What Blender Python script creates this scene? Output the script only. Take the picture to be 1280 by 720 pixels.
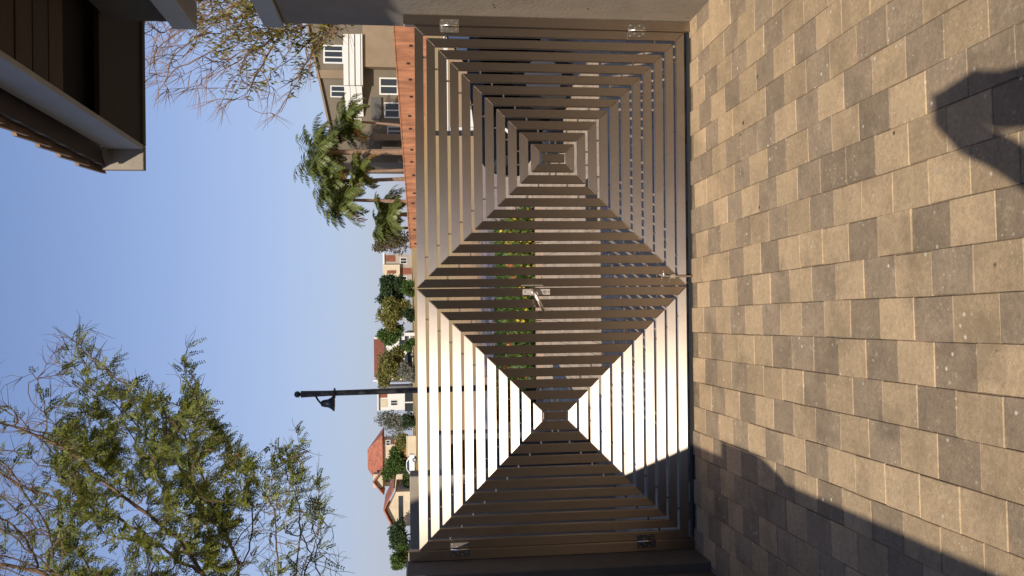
import bpy, bmesh, math, random
import numpy as np
from mathutils import Vector, Matrix, Euler, Quaternion

# ------------------------------------------------------------------ camera, sky, sun
scene = bpy.context.scene
for o in list(bpy.data.objects):
    bpy.data.objects.remove(o)
C = scene.collection
random.seed(7)
rng = np.random.default_rng(11)

F = 1050.0                      # focal length in photograph pixels (1280 wide)
TH = math.radians(6.6)          # the phone looks a little down
ZC = 1.58                       # lens height
# the photograph lies on its side: world up points to the picture's left
_r = Vector((1, 0, -.010)).normalized()
_f = Vector((0, math.cos(TH), -math.sin(TH)))
_u = _r.cross(_f).normalized()
_f = _u.cross(_r).normalized()
cam_d = bpy.data.cameras.new("camera")
cam = bpy.data.objects.new("camera", cam_d)
C.objects.link(cam)
M = Matrix.Identity(4)
for i in range(3):
    M[i][0] = -_u[i]; M[i][1] = _r[i]; M[i][2] = -_f[i]
M[2][3] = ZC
cam.matrix_world = M
cam_d.sensor_fit = 'HORIZONTAL'
cam_d.sensor_width = 36
cam_d.lens = 36 * F / 1280
cam_d.clip_start = .02
cam_d.clip_end = 3000
scene.camera = cam

SUN_EL, SUN_AZ = math.radians(33.1), math.radians(12.1)   # light travels forward and 12 deg to the right
sd = Vector((math.sin(SUN_AZ) * math.cos(SUN_EL), math.cos(SUN_AZ) * math.cos(SUN_EL), -math.sin(SUN_EL)))
world = bpy.data.worlds.new("World")
scene.world = world
world.use_nodes = True
wn = world.node_tree
sky = wn.nodes.new("ShaderNodeTexSky")
sky.sky_type = 'NISHITA'
sky.sun_disc = False
sky.sun_elevation = SUN_EL
sky.sun_rotation = math.atan2(-sd.x, -sd.y)
sky.altitude = 1200
sky.air_density = 1.0
sky.dust_density = 1.0
sky.ozone_density = 4.0
wn.nodes["Background"].inputs[1].default_value = .113
tint = wn.nodes.new("ShaderNodeMix"); tint.data_type = 'RGBA'; tint.blend_type = 'MULTIPLY'   # one even tint over the whole sky
tint.inputs[0].default_value = 1
tint.inputs[7].default_value = (.90, 1.0, 1.13, 1)
wn.links.new(sky.outputs[0], tint.inputs[6])
# dusty highveld air: pale lavender towards the horizon, the same all the way round
tc = wn.nodes.new("ShaderNodeTexCoord"); sp = wn.nodes.new("ShaderNodeSeparateXYZ")
wn.links.new(tc.outputs['Generated'], sp.inputs[0])
def wm(op, a, b):
    n = wn.nodes.new("ShaderNodeMath"); n.operation = op
    for k, v in enumerate((a, b)):
        if v is None: continue
        if isinstance(v, (int, float)): n.inputs[k].default_value = v
        else: wn.links.new(v, n.inputs[k])
    return n.outputs[0]
hz = wm('MULTIPLY', wm('POWER', wm('SUBTRACT', 1.0, wm('MAXIMUM', sp.outputs[2], 0.0)), 2.5), .93)
hm = wn.nodes.new("ShaderNodeMix"); hm.data_type = 'RGBA'
wn.links.new(hz, hm.inputs[0]); wn.links.new(tint.outputs[2], hm.inputs[6])
hm.inputs[7].default_value = (3.2, 3.2, 3.85, 1)
wn.links.new(hm.outputs[2], wn.nodes["Background"].inputs[0])
sl = bpy.data.lights.new("sun", 'SUN')
sl.energy = 4.0
sl.angle = math.radians(.53)
sl.color = (1, .90, .74)
so = bpy.data.objects.new("sun", sl)
C.objects.link(so)
so.rotation_euler = sd.to_track_quat('-Z', 'Y').to_euler()
so.location = (-3, -12, 9)
vs = scene.view_settings
vs.view_transform = 'Standard'
vs.look = 'None'
vs.gamma = 1
vs.use_curve_mapping = False
vs.exposure = 0.31

# ------------------------------------------------------------------ helpers
def ray(x, y):
    return _f * F + _r * (360 - y) - _u * (x - 640)
def at(x, y, Y):
    d = ray(x, y)
    return Vector((0, 0, ZC)) + d * (Y / d.y)
def pix(p):
    v = Vector(p) - Vector((0, 0, ZC))
    z = v.dot(_f)
    return 640 - v.dot(_u) / z * F, 360 - v.dot(_r) / z * F, z
def terr(Y):
    return 0.0 if Y < 22 else (Y - 22) * .0172 if Y < 150 else 2.2016

def tag(o, label=None, cat=None, group=None, kind=None):
    if label: o['label'] = label
    if cat: o['category'] = cat
    if group: o['group'] = group
    if kind: o['kind'] = kind
    return o
def empty(name, loc=(0, 0, 0), rz=0):
    o = bpy.data.objects.new(name, None)
    o.empty_display_size = .1
    o.location = loc
    o.rotation_euler = (0, 0, rz)
    C.objects.link(o)
    return o
def link(name, me, mats, parent=None, loc=None, rot=None):
    o = bpy.data.objects.new(name, me)
    C.objects.link(o)
    if not isinstance(mats, (list, tuple)): mats = [mats]
    if len(me.materials) == 0:
        for m in mats: me.materials.append(m)
    if parent: o.parent = parent
    if loc is not None: o.location = loc
    if rot is not None: o.rotation_euler = rot
    return o
class MB:
    """collects simple solids, builds ONE mesh object"""
    def __init__(s): s.v = []; s.f = []; s.m = []
    def add(s, vs, fs, m=0):
        b = len(s.v)
        s.v += [tuple(p) for p in vs]
        s.f += [tuple(i + b for i in f) for f in fs]
        s.m += [m] * len(fs)
    def box(s, a, b, m=0):
        x0, y0, z0 = a; x1, y1, z1 = b
        s.add([(x0,y0,z0),(x1,y0,z0),(x1,y1,z0),(x0,y1,z0),(x0,y0,z1),(x1,y0,z1),(x1,y1,z1),(x0,y1,z1)],
              [(3,2,1,0),(4,5,6,7),(0,1,5,4),(1,2,6,5),(2,3,7,6),(3,0,4,7)], m)
    def hexa(s, p, m=0):          # 4 bottom then 4 top points
        s.add(p, [(3,2,1,0),(4,5,6,7),(0,1,5,4),(1,2,6,5),(2,3,7,6),(3,0,4,7)], m)
    def tube(s, pts, rad, n=8, m=0, cap=True):
        pts = [Vector(p) for p in pts]
        if not isinstance(rad, (list, tuple)): rad = [rad] * len(pts)
        rings = []
        prev = None
        for i, p in enumerate(pts):
            d = (pts[min(i + 1, len(pts) - 1)] - pts[max(i - 1, 0)]).normalized()
            if prev is None:
                a = Vector((0, 0, 1)) if abs(d.z) < .9 else Vector((1, 0, 0))
                e = d.cross(a).normalized()
            else:
                e = (prev - d * prev.dot(d)).normalized()
            prev = e
            g = d.cross(e)
            rings.append([p + (e * math.cos(t) + g * math.sin(t)) * rad[i] for t in [2 * math.pi * k / n for k in range(n)]])
        vs = [q for r in rings for q in r]
        fs = []
        for i in range(len(pts) - 1):
            for k in range(n):
                fs.append((i*n+k, i*n+(k+1) % n, (i+1)*n+(k+1) % n, (i+1)*n+k))
        if cap:
            fs.append(tuple(range(n))[::-1]); fs.append(tuple((len(pts)-1)*n + k for k in range(n)))
        s.add(vs, fs, m)
    def lathe(s, c, prof, n=16, m=0):   # prof: (radius, z) upwards
        c = Vector(c)
        vs = [c + Vector((r*math.cos(2*math.pi*k/n), r*math.sin(2*math.pi*k/n), z)) for r, z in prof for k in range(n)]
        fs = []
        for i in range(len(prof) - 1):
            for k in range(n):
                fs.append((i*n+k, i*n+(k+1) % n, (i+1)*n+(k+1) % n, (i+1)*n+k))
        fs.append(tuple(range(n))[::-1]); fs.append(tuple((len(prof)-1)*n + k for k in range(n)))
        s.add(vs, fs, m)
    def mesh(s, name, smooth=False, bevel=0):
        me = bpy.data.meshes.new(name)
        me.from_pydata(s.v, [], s.f)
        if any(s.m): me.polygons.foreach_set('material_index', s.m)
        if bevel:
            bm = bmesh.new(); bm.from_mesh(me)
            bmesh.ops.bevel(bm, geom=list(bm.edges), offset=bevel, segments=1, affect='EDGES', clamp_overlap=True)
            bm.to_mesh(me); bm.free()
        if smooth: me.polygons.foreach_set('use_smooth', [True] * len(me.polygons))
        me.update()
        return me
    def build(s, name, mats, parent=None, loc=None, rot=None, smooth=False, bevel=0):
        return link(name, s.mesh(name, smooth, bevel), mats, parent, loc, rot)

def mat(name, col, rough=.8, metal=0, nscale=None, namt=.25, bump=0, bscale=None, trans=0, rand=0, island=0, emit=0, spec=None, col2=None, stretch=None):
    m = bpy.data.materials.new(name)
    m.use_nodes = True
    nt = m.node_tree
    b = nt.nodes["Principled BSDF"]
    b.inputs['Roughness'].default_value = rough
    b.inputs['Metallic'].default_value = metal
    if spec is not None: b.inputs['Specular IOR Level'].default_value = spec
    rgb = nt.nodes.new('ShaderNodeRGB'); rgb.outputs[0].default_value = (*col, 1)
    out = rgb.outputs[0]
    geo = nt.nodes.new('ShaderNodeNewGeometry')
    pos = geo.outputs['Position']
    if stretch:
        mp = nt.nodes.new('ShaderNodeMapping'); mp.inputs['Scale'].default_value = stretch
        nt.links.new(pos, mp.inputs[0]); pos = mp.outputs[0]
    def hsv(src, fac_out, amt):
        mr = nt.nodes.new('ShaderNodeMapRange')
        mr.inputs['To Min'].default_value = 1 - amt; mr.inputs['To Max'].default_value = 1 + amt
        nt.links.new(fac_out, mr.inputs[0])
        h = nt.nodes.new('ShaderNodeHueSaturation')
        nt.links.new(mr.outputs[0], h.inputs['Value']); nt.links.new(src, h.inputs['Color'])
        return h.outputs[0]
    if nscale:
        n = nt.nodes.new('ShaderNodeTexNoise'); n.inputs['Scale'].default_value = nscale
        n.inputs['Detail'].default_value = 7; n.inputs['Roughness'].default_value = .65
        nt.links.new(pos, n.inputs['Vector'])
        mr = nt.nodes.new('ShaderNodeMapRange'); mr.inputs[1].default_value = .3; mr.inputs[2].default_value = .7
        nt.links.new(n.outputs[0], mr.inputs[0])
        if col2:
            mx = nt.nodes.new('ShaderNodeMix'); mx.data_type = 'RGBA'
            nt.links.new(mr.outputs[0], mx.inputs[0]); nt.links.new(out, mx.inputs[6])
            mx.inputs[7].default_value = (*col2, 1); out = mx.outputs[2]
        else:
            out = hsv(out, mr.outputs[0], namt)
    if rand:
        oi = nt.nodes.new('ShaderNodeObjectInfo'); out = hsv(out, oi.outputs['Random'], rand)
    if island:
        out = hsv(out, geo.outputs['Random Per Island'], island)
    nt.links.new(out, b.inputs['Base Color'])
    if bump:
        n2 = nt.nodes.new('ShaderNodeTexNoise'); n2.inputs['Scale'].default_value = bscale or 60
        n2.inputs['Detail'].default_value = 6
        nt.links.new(pos, n2.inputs['Vector'])
        bp = nt.nodes.new('ShaderNodeBump'); bp.inputs['Strength'].default_value = bump; bp.inputs['Distance'].default_value = .01
        nt.links.new(n2.outputs[0], bp.inputs['Height']); nt.links.new(bp.outputs[0], b.inputs['Normal'])
    if trans:
        t = nt.nodes.new('ShaderNodeBsdfTranslucent'); nt.links.new(out, t.inputs[0])
        ms = nt.nodes.new('ShaderNodeMixShader'); ms.inputs[0].default_value = trans
        nt.links.new(b.outputs[0], ms.inputs[1]); nt.links.new(t.outputs[0], ms.inputs[2])
        nt.links.new(ms.outputs[0], nt.nodes['Material Output'].inputs[0])
    return m

def paver_mat(name, c1, c2, rand=.16, island=0):
    """worn concrete paver: mottling, grime patches, pale lime specks"""
    m = bpy.data.materials.new(name); m.use_nodes = True
    nt = m.node_tree; L = nt.links
    b = nt.nodes["Principled BSDF"]; b.inputs['Roughness'].default_value = .82
    geo = nt.nodes.new('ShaderNodeNewGeometry')
    oi = nt.nodes.new('ShaderNodeObjectInfo')
    def noise(scale, detail=6, rough=.6):
        n = nt.nodes.new('ShaderNodeTexNoise'); n.inputs['Scale'].default_value = scale
        n.inputs['Detail'].default_value = detail; n.inputs['Roughness'].default_value = rough
        L.new(geo.outputs['Position'], n.inputs['Vector']); return n.outputs[0]
    def rngmap(src, a, c, lo=0, hi=1):
        r = nt.nodes.new('ShaderNodeMapRange'); r.inputs[1].default_value = a; r.inputs[2].default_value = c
        r.inputs[3].default_value = lo; r.inputs[4].default_value = hi; L.new(src, r.inputs[0]); return r.outputs[0]
    def mix(fac, a, c):
        x = nt.nodes.new('ShaderNodeMix'); x.data_type = 'RGBA'
        L.new(fac, x.inputs[0])
        if isinstance(a, tuple): x.inputs[6].default_value = (*a, 1)
        else: L.new(a, x.inputs[6])
        if isinstance(c, tuple): x.inputs[7].default_value = (*c, 1)
        else: L.new(c, x.inputs[7])
        return x.outputs[2]
    col = mix(rngmap(noise(9), .35, .68), c1, c2)
    src = geo.outputs['Random Per Island'] if island else oi.outputs['Random']
    h = nt.nodes.new('ShaderNodeHueSaturation'); L.new(col, h.inputs['Color'])
    L.new(rngmap(src, 0, 1, 1 - rand, 1 + rand), h.inputs['Value']); col = h.outputs[0]
    g = nt.nodes.new('ShaderNodeHueSaturation'); L.new(col, g.inputs['Color'])
    L.new(rngmap(noise(55, 8, .75), .25, .75, .68, 1.3), g.inputs['Value']); col = g.outputs[0]
    def mul(a, k):
        n = nt.nodes.new('ShaderNodeMath'); n.operation = 'MULTIPLY'; L.new(a, n.inputs[0])
        if isinstance(k, float): n.inputs[1].default_value = k
        else: L.new(k, n.inputs[1])
        return n.outputs[0]
    # grime patches, a scatter of tyre-dark smears, lime bloom, lime specks, oil drips
    col = mix(mul(rngmap(noise(3.1, 6, .7), .50, .70), .85), col, tuple(x * .62 for x in c2))
    col = mix(mul(rngmap(noise(31, 7, .75), .56, .70), .55), col, tuple(x * .60 for x in c2))
    col = mix(mul(rngmap(noise(17, 7, .75), .57, .72), .75), col, (.56, .47, .345))
    def specks(scale, a, c, msk, lo, hi, colr):
        vo = nt.nodes.new('ShaderNodeTexVoronoi'); vo.inputs['Scale'].default_value = scale
        L.new(geo.outputs['Position'], vo.inputs['Vector'])
        return mix(mul(rngmap(vo.outputs['Distance'], a, c, 1, 0), rngmap(noise(msk, 3), lo, hi)), col, colr)
    col = specks(19, .07, .15, 4.1, .50, .60, (.74, .68, .57))
    col = specks(47, .08, .20, 6.7, .52, .62, (.66, .58, .46))
    col = specks(7, .055, .085, 2.2, .55, .58, (.07, .05, .035))
    L.new(col, b.inputs['Base Color'])
    bp = nt.nodes.new('ShaderNodeBump'); bp.inputs['Strength'].default_value = .55; bp.inputs['Distance'].default_value = .004
    L.new(noise(140, 5, .7), bp.inputs['Height']); L.new(bp.outputs[0], b.inputs['Normal'])
    return m

def steel_mat():
    m = bpy.data.materials.new('brushed_steel'); m.use_nodes = True
    nt = m.node_tree; L = nt.links
    b = nt.nodes["Principled BSDF"]
    b.inputs['Metallic'].default_value = 1
    b.inputs['Anisotropic'].default_value = .975
    b.inputs['Anisotropic Rotation'].default_value = .25
    tg = nt.nodes.new('ShaderNodeTangent'); tg.direction_type = 'UV_MAP'; tg.uv_map = 'UVMap'
    L.new(tg.outputs[0], b.inputs['Tangent'])
    uv = nt.nodes.new('ShaderNodeUVMap'); uv.uv_map = 'UVMap'
    mp = nt.nodes.new('ShaderNodeMapping'); mp.inputs['Scale'].default_value = (4, 420, 1)
    L.new(uv.outputs[0], mp.inputs[0])
    n = nt.nodes.new('ShaderNodeTexNoise'); n.inputs['Scale'].default_value = 1; n.inputs['Detail'].default_value = 4
    L.new(mp.outputs[0], n.inputs['Vector'])
    geo = nt.nodes.new('ShaderNodeNewGeometry')
    n2 = nt.nodes.new('ShaderNodeTexNoise'); n2.inputs['Scale'].default_value = 14; n2.inputs['Detail'].default_value = 6
    L.new(geo.outputs['Position'], n2.inputs['Vector'])
    r = nt.nodes.new('ShaderNodeMapRange'); r.inputs[1].default_value = .3; r.inputs[2].default_value = .7
    r.inputs[3].default_value = .385; r.inputs[4].default_value = .41
    L.new(n2.outputs[0], r.inputs[0]); L.new(r.outputs[0], b.inputs['Roughness'])
    cr = nt.nodes.new('ShaderNodeMix'); cr.data_type = 'RGBA'
    cr.inputs[6].default_value = (.37, .31, .265, 1); cr.inputs[7].default_value = (.50, .43, .375, 1)
    L.new(n.outputs[0], cr.inputs[0])
    n3 = nt.nodes.new('ShaderNodeTexNoise'); n3.inputs['Scale'].default_value = 22; n3.inputs['Detail'].default_value = 8; n3.inputs['Roughness'].default_value = .75
    L.new(geo.outputs['Position'], n3.inputs['Vector'])
    mr = nt.nodes.new('ShaderNodeMapRange'); mr.inputs[1].default_value = .55; mr.inputs[2].default_value = .75; mr.inputs[4].default_value = .3
    L.new(n3.outputs[0], mr.inputs[0])
    st = nt.nodes.new('ShaderNodeMix'); st.data_type = 'RGBA'; st.inputs[7].default_value = (.27, .22, .18, 1)
    L.new(mr.outputs[0], st.inputs[0]); L.new(cr.outputs[2], st.inputs[6]); L.new(st.outputs[2], b.inputs['Base Color'])
    return m

STEEL = steel_mat()
TAN = paver_mat('tan_paver', (.54, .395, .245), (.44, .325, .205))
GREY = paver_mat('brown_grey_paver', (.375, .282, .192), (.29, .222, .155))
MIXP = paver_mat('mixed_paver', (.33, .245, .15), (.21, .16, .105), .3, 1)
BEIGE = paver_mat('beige_brick_paver', (.52, .40, .285), (.44, .33, .23), .12, 1)
PINKP = paver_mat('pink_concrete', (.36, .25, .20), (.28, .21, .175), .1, 1)
SAND = mat('joint_sand', (.22, .165, .105), .95, nscale=30, namt=.4)
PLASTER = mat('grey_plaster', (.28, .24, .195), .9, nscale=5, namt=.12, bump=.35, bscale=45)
DPLAST = mat('shade_dark_plaster', (.10, .095, .09), .9, nscale=5, namt=.15, bump=.3, bscale=45)  # darker copy of the grey plaster, shade of the walls painted in
BEAMM = mat('pale_grey_paint', (.42, .43, .40), .6, nscale=6, namt=.08)
FASCIA = mat('fascia_paint', (.40, .41, .40), .6, nscale=5, namt=.08)
TILE = mat('clay_tile', (.23, .16, .11), .85, nscale=12, namt=.25, rand=.15)
BOARD = mat("soffit_timber", (.065, .043, .030), .7, nscale=8, namt=.3, rand=.25, stretch=(1, 9, 1))
BOARDE = mat('dark_stained_timber', (.030, .021, .016), .75, nscale=8, namt=.3, stretch=(1, 9, 1))
BOARDK = mat('recess_shade_board', (.02, .017, .015), .9)  # near-black colour paints the shade of the soffit recess
BLACK = mat('black_enamel', (.012, .012, .014), .45)
RUBBER = mat('black_rubber', (.02, .02, .02), .9)
SCREW = mat('bright_steel', (.75, .72, .68), .28, 1)
FIELD = mat('dry_grass', (.47, .335, .125), .95, nscale=.9, col2=(.34, .21, .085), bump=.8, bscale=9)
DIRT = mat('orange_soil', (.40, .21, .105), .95, nscale=1.4, col2=(.42, .30, .13), bump=.5, bscale=12)
LEAF1 = mat('feathery_leaf', (.165, .180, .026), .55, trans=.35, island=.45)
LEAF2 = mat('olive_leaf', (.17, .145, .022), .5, trans=.3, island=.5)
LEAFD = mat('dark_leaf', (.035, .065, .02), .6, trans=.2, island=.5)
LEAFG = mat('green_leaf', (.07, .12, .02), .6, trans=.25, island=.5)
LEAFO = mat('yellow_olive_leaf', (.17, .16, .035), .6, trans=.25, island=.5)
LEAFY = mat('grey_leaf', (.17, .17, .13), .7, trans=.15, island=.5)
LEAFB = mat('brown_leaf', (.12, .09, .045), .7, trans=.2, island=.5)
PALM = mat('palm_leaf', (.115, .135, .028), .45, trans=.25, island=.45)
PALMY = mat('old_palm_leaf', (.30, .17, .04), .6, trans=.2, island=.4)
BARK = mat('brown_bark', (.16, .10, .06), .9, nscale=20, namt=.35)
BARK2 = mat('red_brown_bark', (.20, .115, .065), .9, nscale=20, namt=.35)
PBARK = mat('palm_bark', (.24, .15, .10), .9, nscale=9, namt=.45, bump=.8, bscale=7)
BRICKO = mat('orange_brick', (.36, .155, .08), .85, nscale=1.6, namt=.45, stretch=(1.6, 1.6, .25))
TANW = mat('tan_plaster', (.155, .127, .093), .9, nscale=.8, namt=.1)
TANP = mat('pale_tan_plaster', (.235, .172, .112), .9, nscale=.8, namt=.1)
WHITE = mat('white_paint', (.62, .61, .58), .6, nscale=1.5, namt=.05)
CREAM = mat('cream_plaster', (.55, .46, .33), .9, nscale=.8, namt=.12)
REDT = mat('red_roof_tile', (.38, .13, .075), .85, nscale=1.6, namt=.4)
RUST = mat('rust_roof', (.20, .065, .035), .8, nscale=1.2, namt=.25)
GLASS = mat('window_glass', (.03, .035, .04), .12)
GREYW = mat('stone_grey_plaster', (.33, .29, .25), .9, nscale=.8, namt=.12)
CARB = mat('black_car_paint', (.006, .006, .007), .7, spec=.03)
CARW = mat('white_car_paint', (.75, .75, .75), .3)
CARS = mat('silver_car_paint', (.32, .32, .33), .3, .4)
REDL = mat('red_lamp_plastic', (.35, .01, .01), .3)
LENS = mat('clear_lamp_plastic', (.65, .66, .68), .15)
FLY = mat('yellow_petal', (.48, .34, .03), .7, island=.3)
FLO = mat('orange_petal', (.38, .12, .04), .7, island=.35)

# ------------------------------------------------------------------ ground
def sheet(name, x0, x1, ys, z, m, nx=2):
    xs = [x0 + (x1 - x0) * i / nx for i in range(nx + 1)]
    v = [(x, y, terr(y) + z) for y in ys for x in xs]
    f = []
    w = nx + 1
    for j in range(len(ys) - 1):
        for i in range(nx):
            f.append((j*w+i, j*w+i+1, (j+1)*w+i+1, (j+1)*w+i))
    me = bpy.data.meshes.new(name); me.from_pydata(v, [], f); me.update()
    return tag(link(name, me, m), kind='structure')
sheet('ground', -900, 900, [-60, 5, 22, 40, 70, 110, 150, 400, 1600], -.10, FIELD, 4)
sheet('soil_strip', -40, 40, [20.5, 22, 27, 31], -.04, DIRT, 2)
sheet('pavement', -40, 40, [14.6, 20.6], -.02, PINKP, 2)
drive = sheet('driveway', -1.9, 2.3, [-8, 4.75], -.006, SAND, 1)
fore = sheet('forecourt', -9, 9, [4.752, 14.6], -.014, SAND, 1)

# pavers: columns run away from the lens, 2.3 deg to the left
PW, PL = .1405, .197
DX = Vector((1, .040, 0)).normalized(); DY = Vector((-.040, 1, 0)).normalized()
O0 = Vector((-.1285, 4.66, 0))
def paver_mesh(name, w, l):
    g = .0013; b = .0020; h = .05
    w = w / 2 - g; l = l / 2 - g
    mb = MB()
    v = [(-w,-l,-h),(w,-l,-h),(w,l,-h),(-w,l,-h),(-w,-l,-b),(w,-l,-b),(w,l,-b),(-w,l,-b),
         (-w+b,-l+b,0),(w-b,-l+b,0),(w-b,l-b,0),(-w+b,l-b,0)]
    mb.add(v, [(0,1,5,4),(1,2,6,5),(2,3,7,6),(3,0,4,7),(4,5,9,8),(5,6,10,9),(6,7,11,10),(7,4,8,11),(8,9,10,11)])
    return mb
pm_t = paver_mesh('p', PW, PL).mesh('tan_paver'); pm_t.materials.append(TAN)
pm_g = paver_mesh('p', PW, PL).mesh('grey_paver'); pm_g.materials.append(GREY)
cells = []
for i in range(-14, 17):
    for j in range(-64, 2):
        c = O0 + DX * ((i + .5) * PW) + DY * ((j + (.5 if i % 2 else 0) + .1) * PL)
        if c.y > 4.66 or c.y < -7.6 or c.x < -1.75 - .04 * c.y * .3 or c.x > 2.1: continue
        area = 0
        x, y, z = pix(c)
        if z > .3 and -30 < x < 1310 and -30 < y < 750: area = 1 / z ** 3
        cells.append((area, i, j, c))
cells.sort(key=lambda t: -t[0])
rest = MB()
ang = math.atan2(DY.y, DY.x) - math.pi / 2
base_faces = paver_mesh('p', PW, PL)
for k, (area, i, j, c) in enumerate(cells):
    dark = (j % 2 == 0) if random.random() < .80 else random.random() < .35
    dz = random.uniform(-.0012, .001)
    rot = (random.gauss(0, .0035), random.gauss(0, .0035), ang + random.gauss(0, .006))
    cc = c + Vector((random.gauss(0, .0012), random.gauss(0, .0012), dz))
    if k < 300 and area > 0:
        link('paver', pm_g if dark else pm_t, [], drive, cc, rot)
    else:
        R = Euler(rot).to_matrix()
        rest.add([cc + R @ Vector(p) for p in base_faces.v], base_faces.f, 1 if dark else 0)
ro = rest.build('paver_field', [TAN, GREY], drive); tag(ro, kind='stuff')
for m_ in (): pass
# brick pavers of the forecourt outside the gate (seen only through the slats)
fb = MB(); bw, bl_ = .11, .22
bp_ = paver_mesh('p', bw, bl_)
for i in range(-36, 52):
    for j in range(0, 46):
        x = i * bw; y = 4.88 + (j + (.5 if i % 2 else 0)) * bl_
        if y > 14.45 or abs(x) > .45 * y + 1.0: continue
        if 10.45 < y and -2.4 < x < 1.05: continue
        fb.add([(p[0] + x, p[1] + y, p[2] + random.uniform(-.002, .001)) for p in bp_.v], bp_.f)
tag(fb.build('paver_field', BEIGE, fore), kind='stuff')

# ------------------------------------------------------------------ the gate
GY = 4.67
BW, GAP, BD = .047, .0175, .026
def bar(name, p0, p1, wdir, parent, cut0, cut1, w=BW, d=BD, y0=GY):
    """slat from p0 to p1 (outer edge line, XZ) that extends w along wdir; cut = inset of the inner edge at each end"""
    p0 = Vector((p0[0], 0, p0[1])); p1 = Vector((p1[0], 0, p1[1])); wd = Vector((wdir[0], 0, wdir[1]))
    dr = (p1 - p0).normalized()
    q0 = p0 + wd * w + dr * cut0; q1 = p1 + wd * w - dr * cut1
    n = Vector((0, 1, 0)) * d
    mb = MB()
    mb.hexa([p0, p1, q1, q0, p0 + n, p1 + n, q1 + n, q0 + n])
    bm = bmesh.new()
    me = mb.mesh(name); bm.from_mesh(me)
    bmesh.ops.recalc_face_normals(bm, faces=bm.faces)
    bmesh.ops.bevel(bm, geom=list(bm.edges), offset=.0018, segments=1, affect='EDGES', clamp_overlap=True)
    uv = bm.loops.layers.uv.new('UVMap')
    sh = random.random() * 7
    for f in bm.faces:
        side = abs(f.normal.y) < .5
        for l in f.loops:
            c = l.vert.co
            l[uv].uv = (c.dot(dr) + sh, (c.y if side else c.dot(wd)) + sh)
    bm.to_mesh(me); bm.free()
    return link(name, me, STEEL, parent, (0, y0, 0))
def smallbox(name, a, b, m, parent, bevel=.001):
    mb = MB(); mb.box(a, b)
    o = mb.build(name, m, parent, bevel=bevel)
    if m is STEEL and not o.data.uv_layers: o.data.uv_layers.new(name='UVMap')
    return o
Z0, Z1 = .033, 1.568
LUG = mat('lug_steel', (.20, .17, .15), .5, 1)
def gate_leaf(xa, xb, label):
    leaf = empty('gate_leaf', ((xa + xb) / 2, GY, 0))
    tag(leaf, label, 'gate')
    root = Matrix.Translation(leaf.location)
    tmp = []
    for k in range(11):
        s = k * (BW + GAP)
        x0, x1, z0, z1 = xa + s, xb - s, Z0 + s, Z1 - s
        if x1 - x0 < 2 * BW: break
        e = .0006   # hairline at the mitre
        tmp.append(bar('slat', (x0, z0 + e), (x0, z1 - e), (1, 0), leaf, BW, BW))
        tmp.append(bar('slat', (x1, z0 + e), (x1, z1 - e), (-1, 0), leaf, BW, BW))
        tmp.append(bar('slat', (x0 + e, z0), (x1 - e, z0), (0, 1), leaf, BW, BW))
        tmp.append(bar('slat', (x0 + e, z1), (x1 - e, z1), (0, -1), leaf, BW, BW))
        # small welded spacer lugs between this frame and the next
        if k < 10:
            n0 = s + BW - .001; n1 = s + BW + GAP + .001
            off = .17
            for sx in (0, 1):
                for sz in (0, 1):
                    zz = (z0 + off) if sz == 0 else (z1 - off)
                    if z0 + off > z1 - off: zz = (z0 + z1) / 2 + (.004 if sz else -.004)
                    a, b = (xa + n0, xa + n1) if sx == 0 else (xb - n1, xb - n0)
                    tmp.append(smallbox('spacer', (a, GY + .007, zz - .004), (b, GY + .019, zz + .004), LUG, leaf))
                    xx = (x0 + off) if sx == 0 else (x1 - off)
                    if x0 + off > x1 - off: continue
                    a, b = (Z0 + n0, Z0 + n1) if sz == 0 else (Z1 - n1, Z1 - n0)
                    tmp.append(smallbox('spacer', (xx - .004, GY + .007, a), (xx + .004, GY + .019, b), LUG, leaf))
    s = 10 * (BW + GAP) + BW + .009
    if xb - xa - 2 * s > .01:
        tmp.append(bar('slat', (xa + s, Z0 + s), (xa + s, Z1 - s), (1, 0), leaf, 0, 0, w=xb - xa - 2 * s))
        for zz in (Z0 + s + .03, Z1 - s - .03):
            for a, b in ((xa + s - .010, xa + s + .001), (xb - s - .001, xb - s + .010)):
                tmp.append(smallbox('spacer', (a, GY + .007, zz - .004), (b, GY + .019, zz + .004), LUG, leaf))
    return leaf
def keep(o, leaf):     # children were laid out in world space
    o.matrix_parent_inverse = Matrix.Translation(leaf.location).inverted()
XC = -.003
leafR = gate_leaf(XC + .003, 1.448, 'brown steel gate leaf of nested rectangles hinged on the sunlit grey house wall')
leafL = gate_leaf(-1.450, XC - .003, 'steel gate leaf of nested rectangles with glaring white rails and the lever handle')
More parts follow.
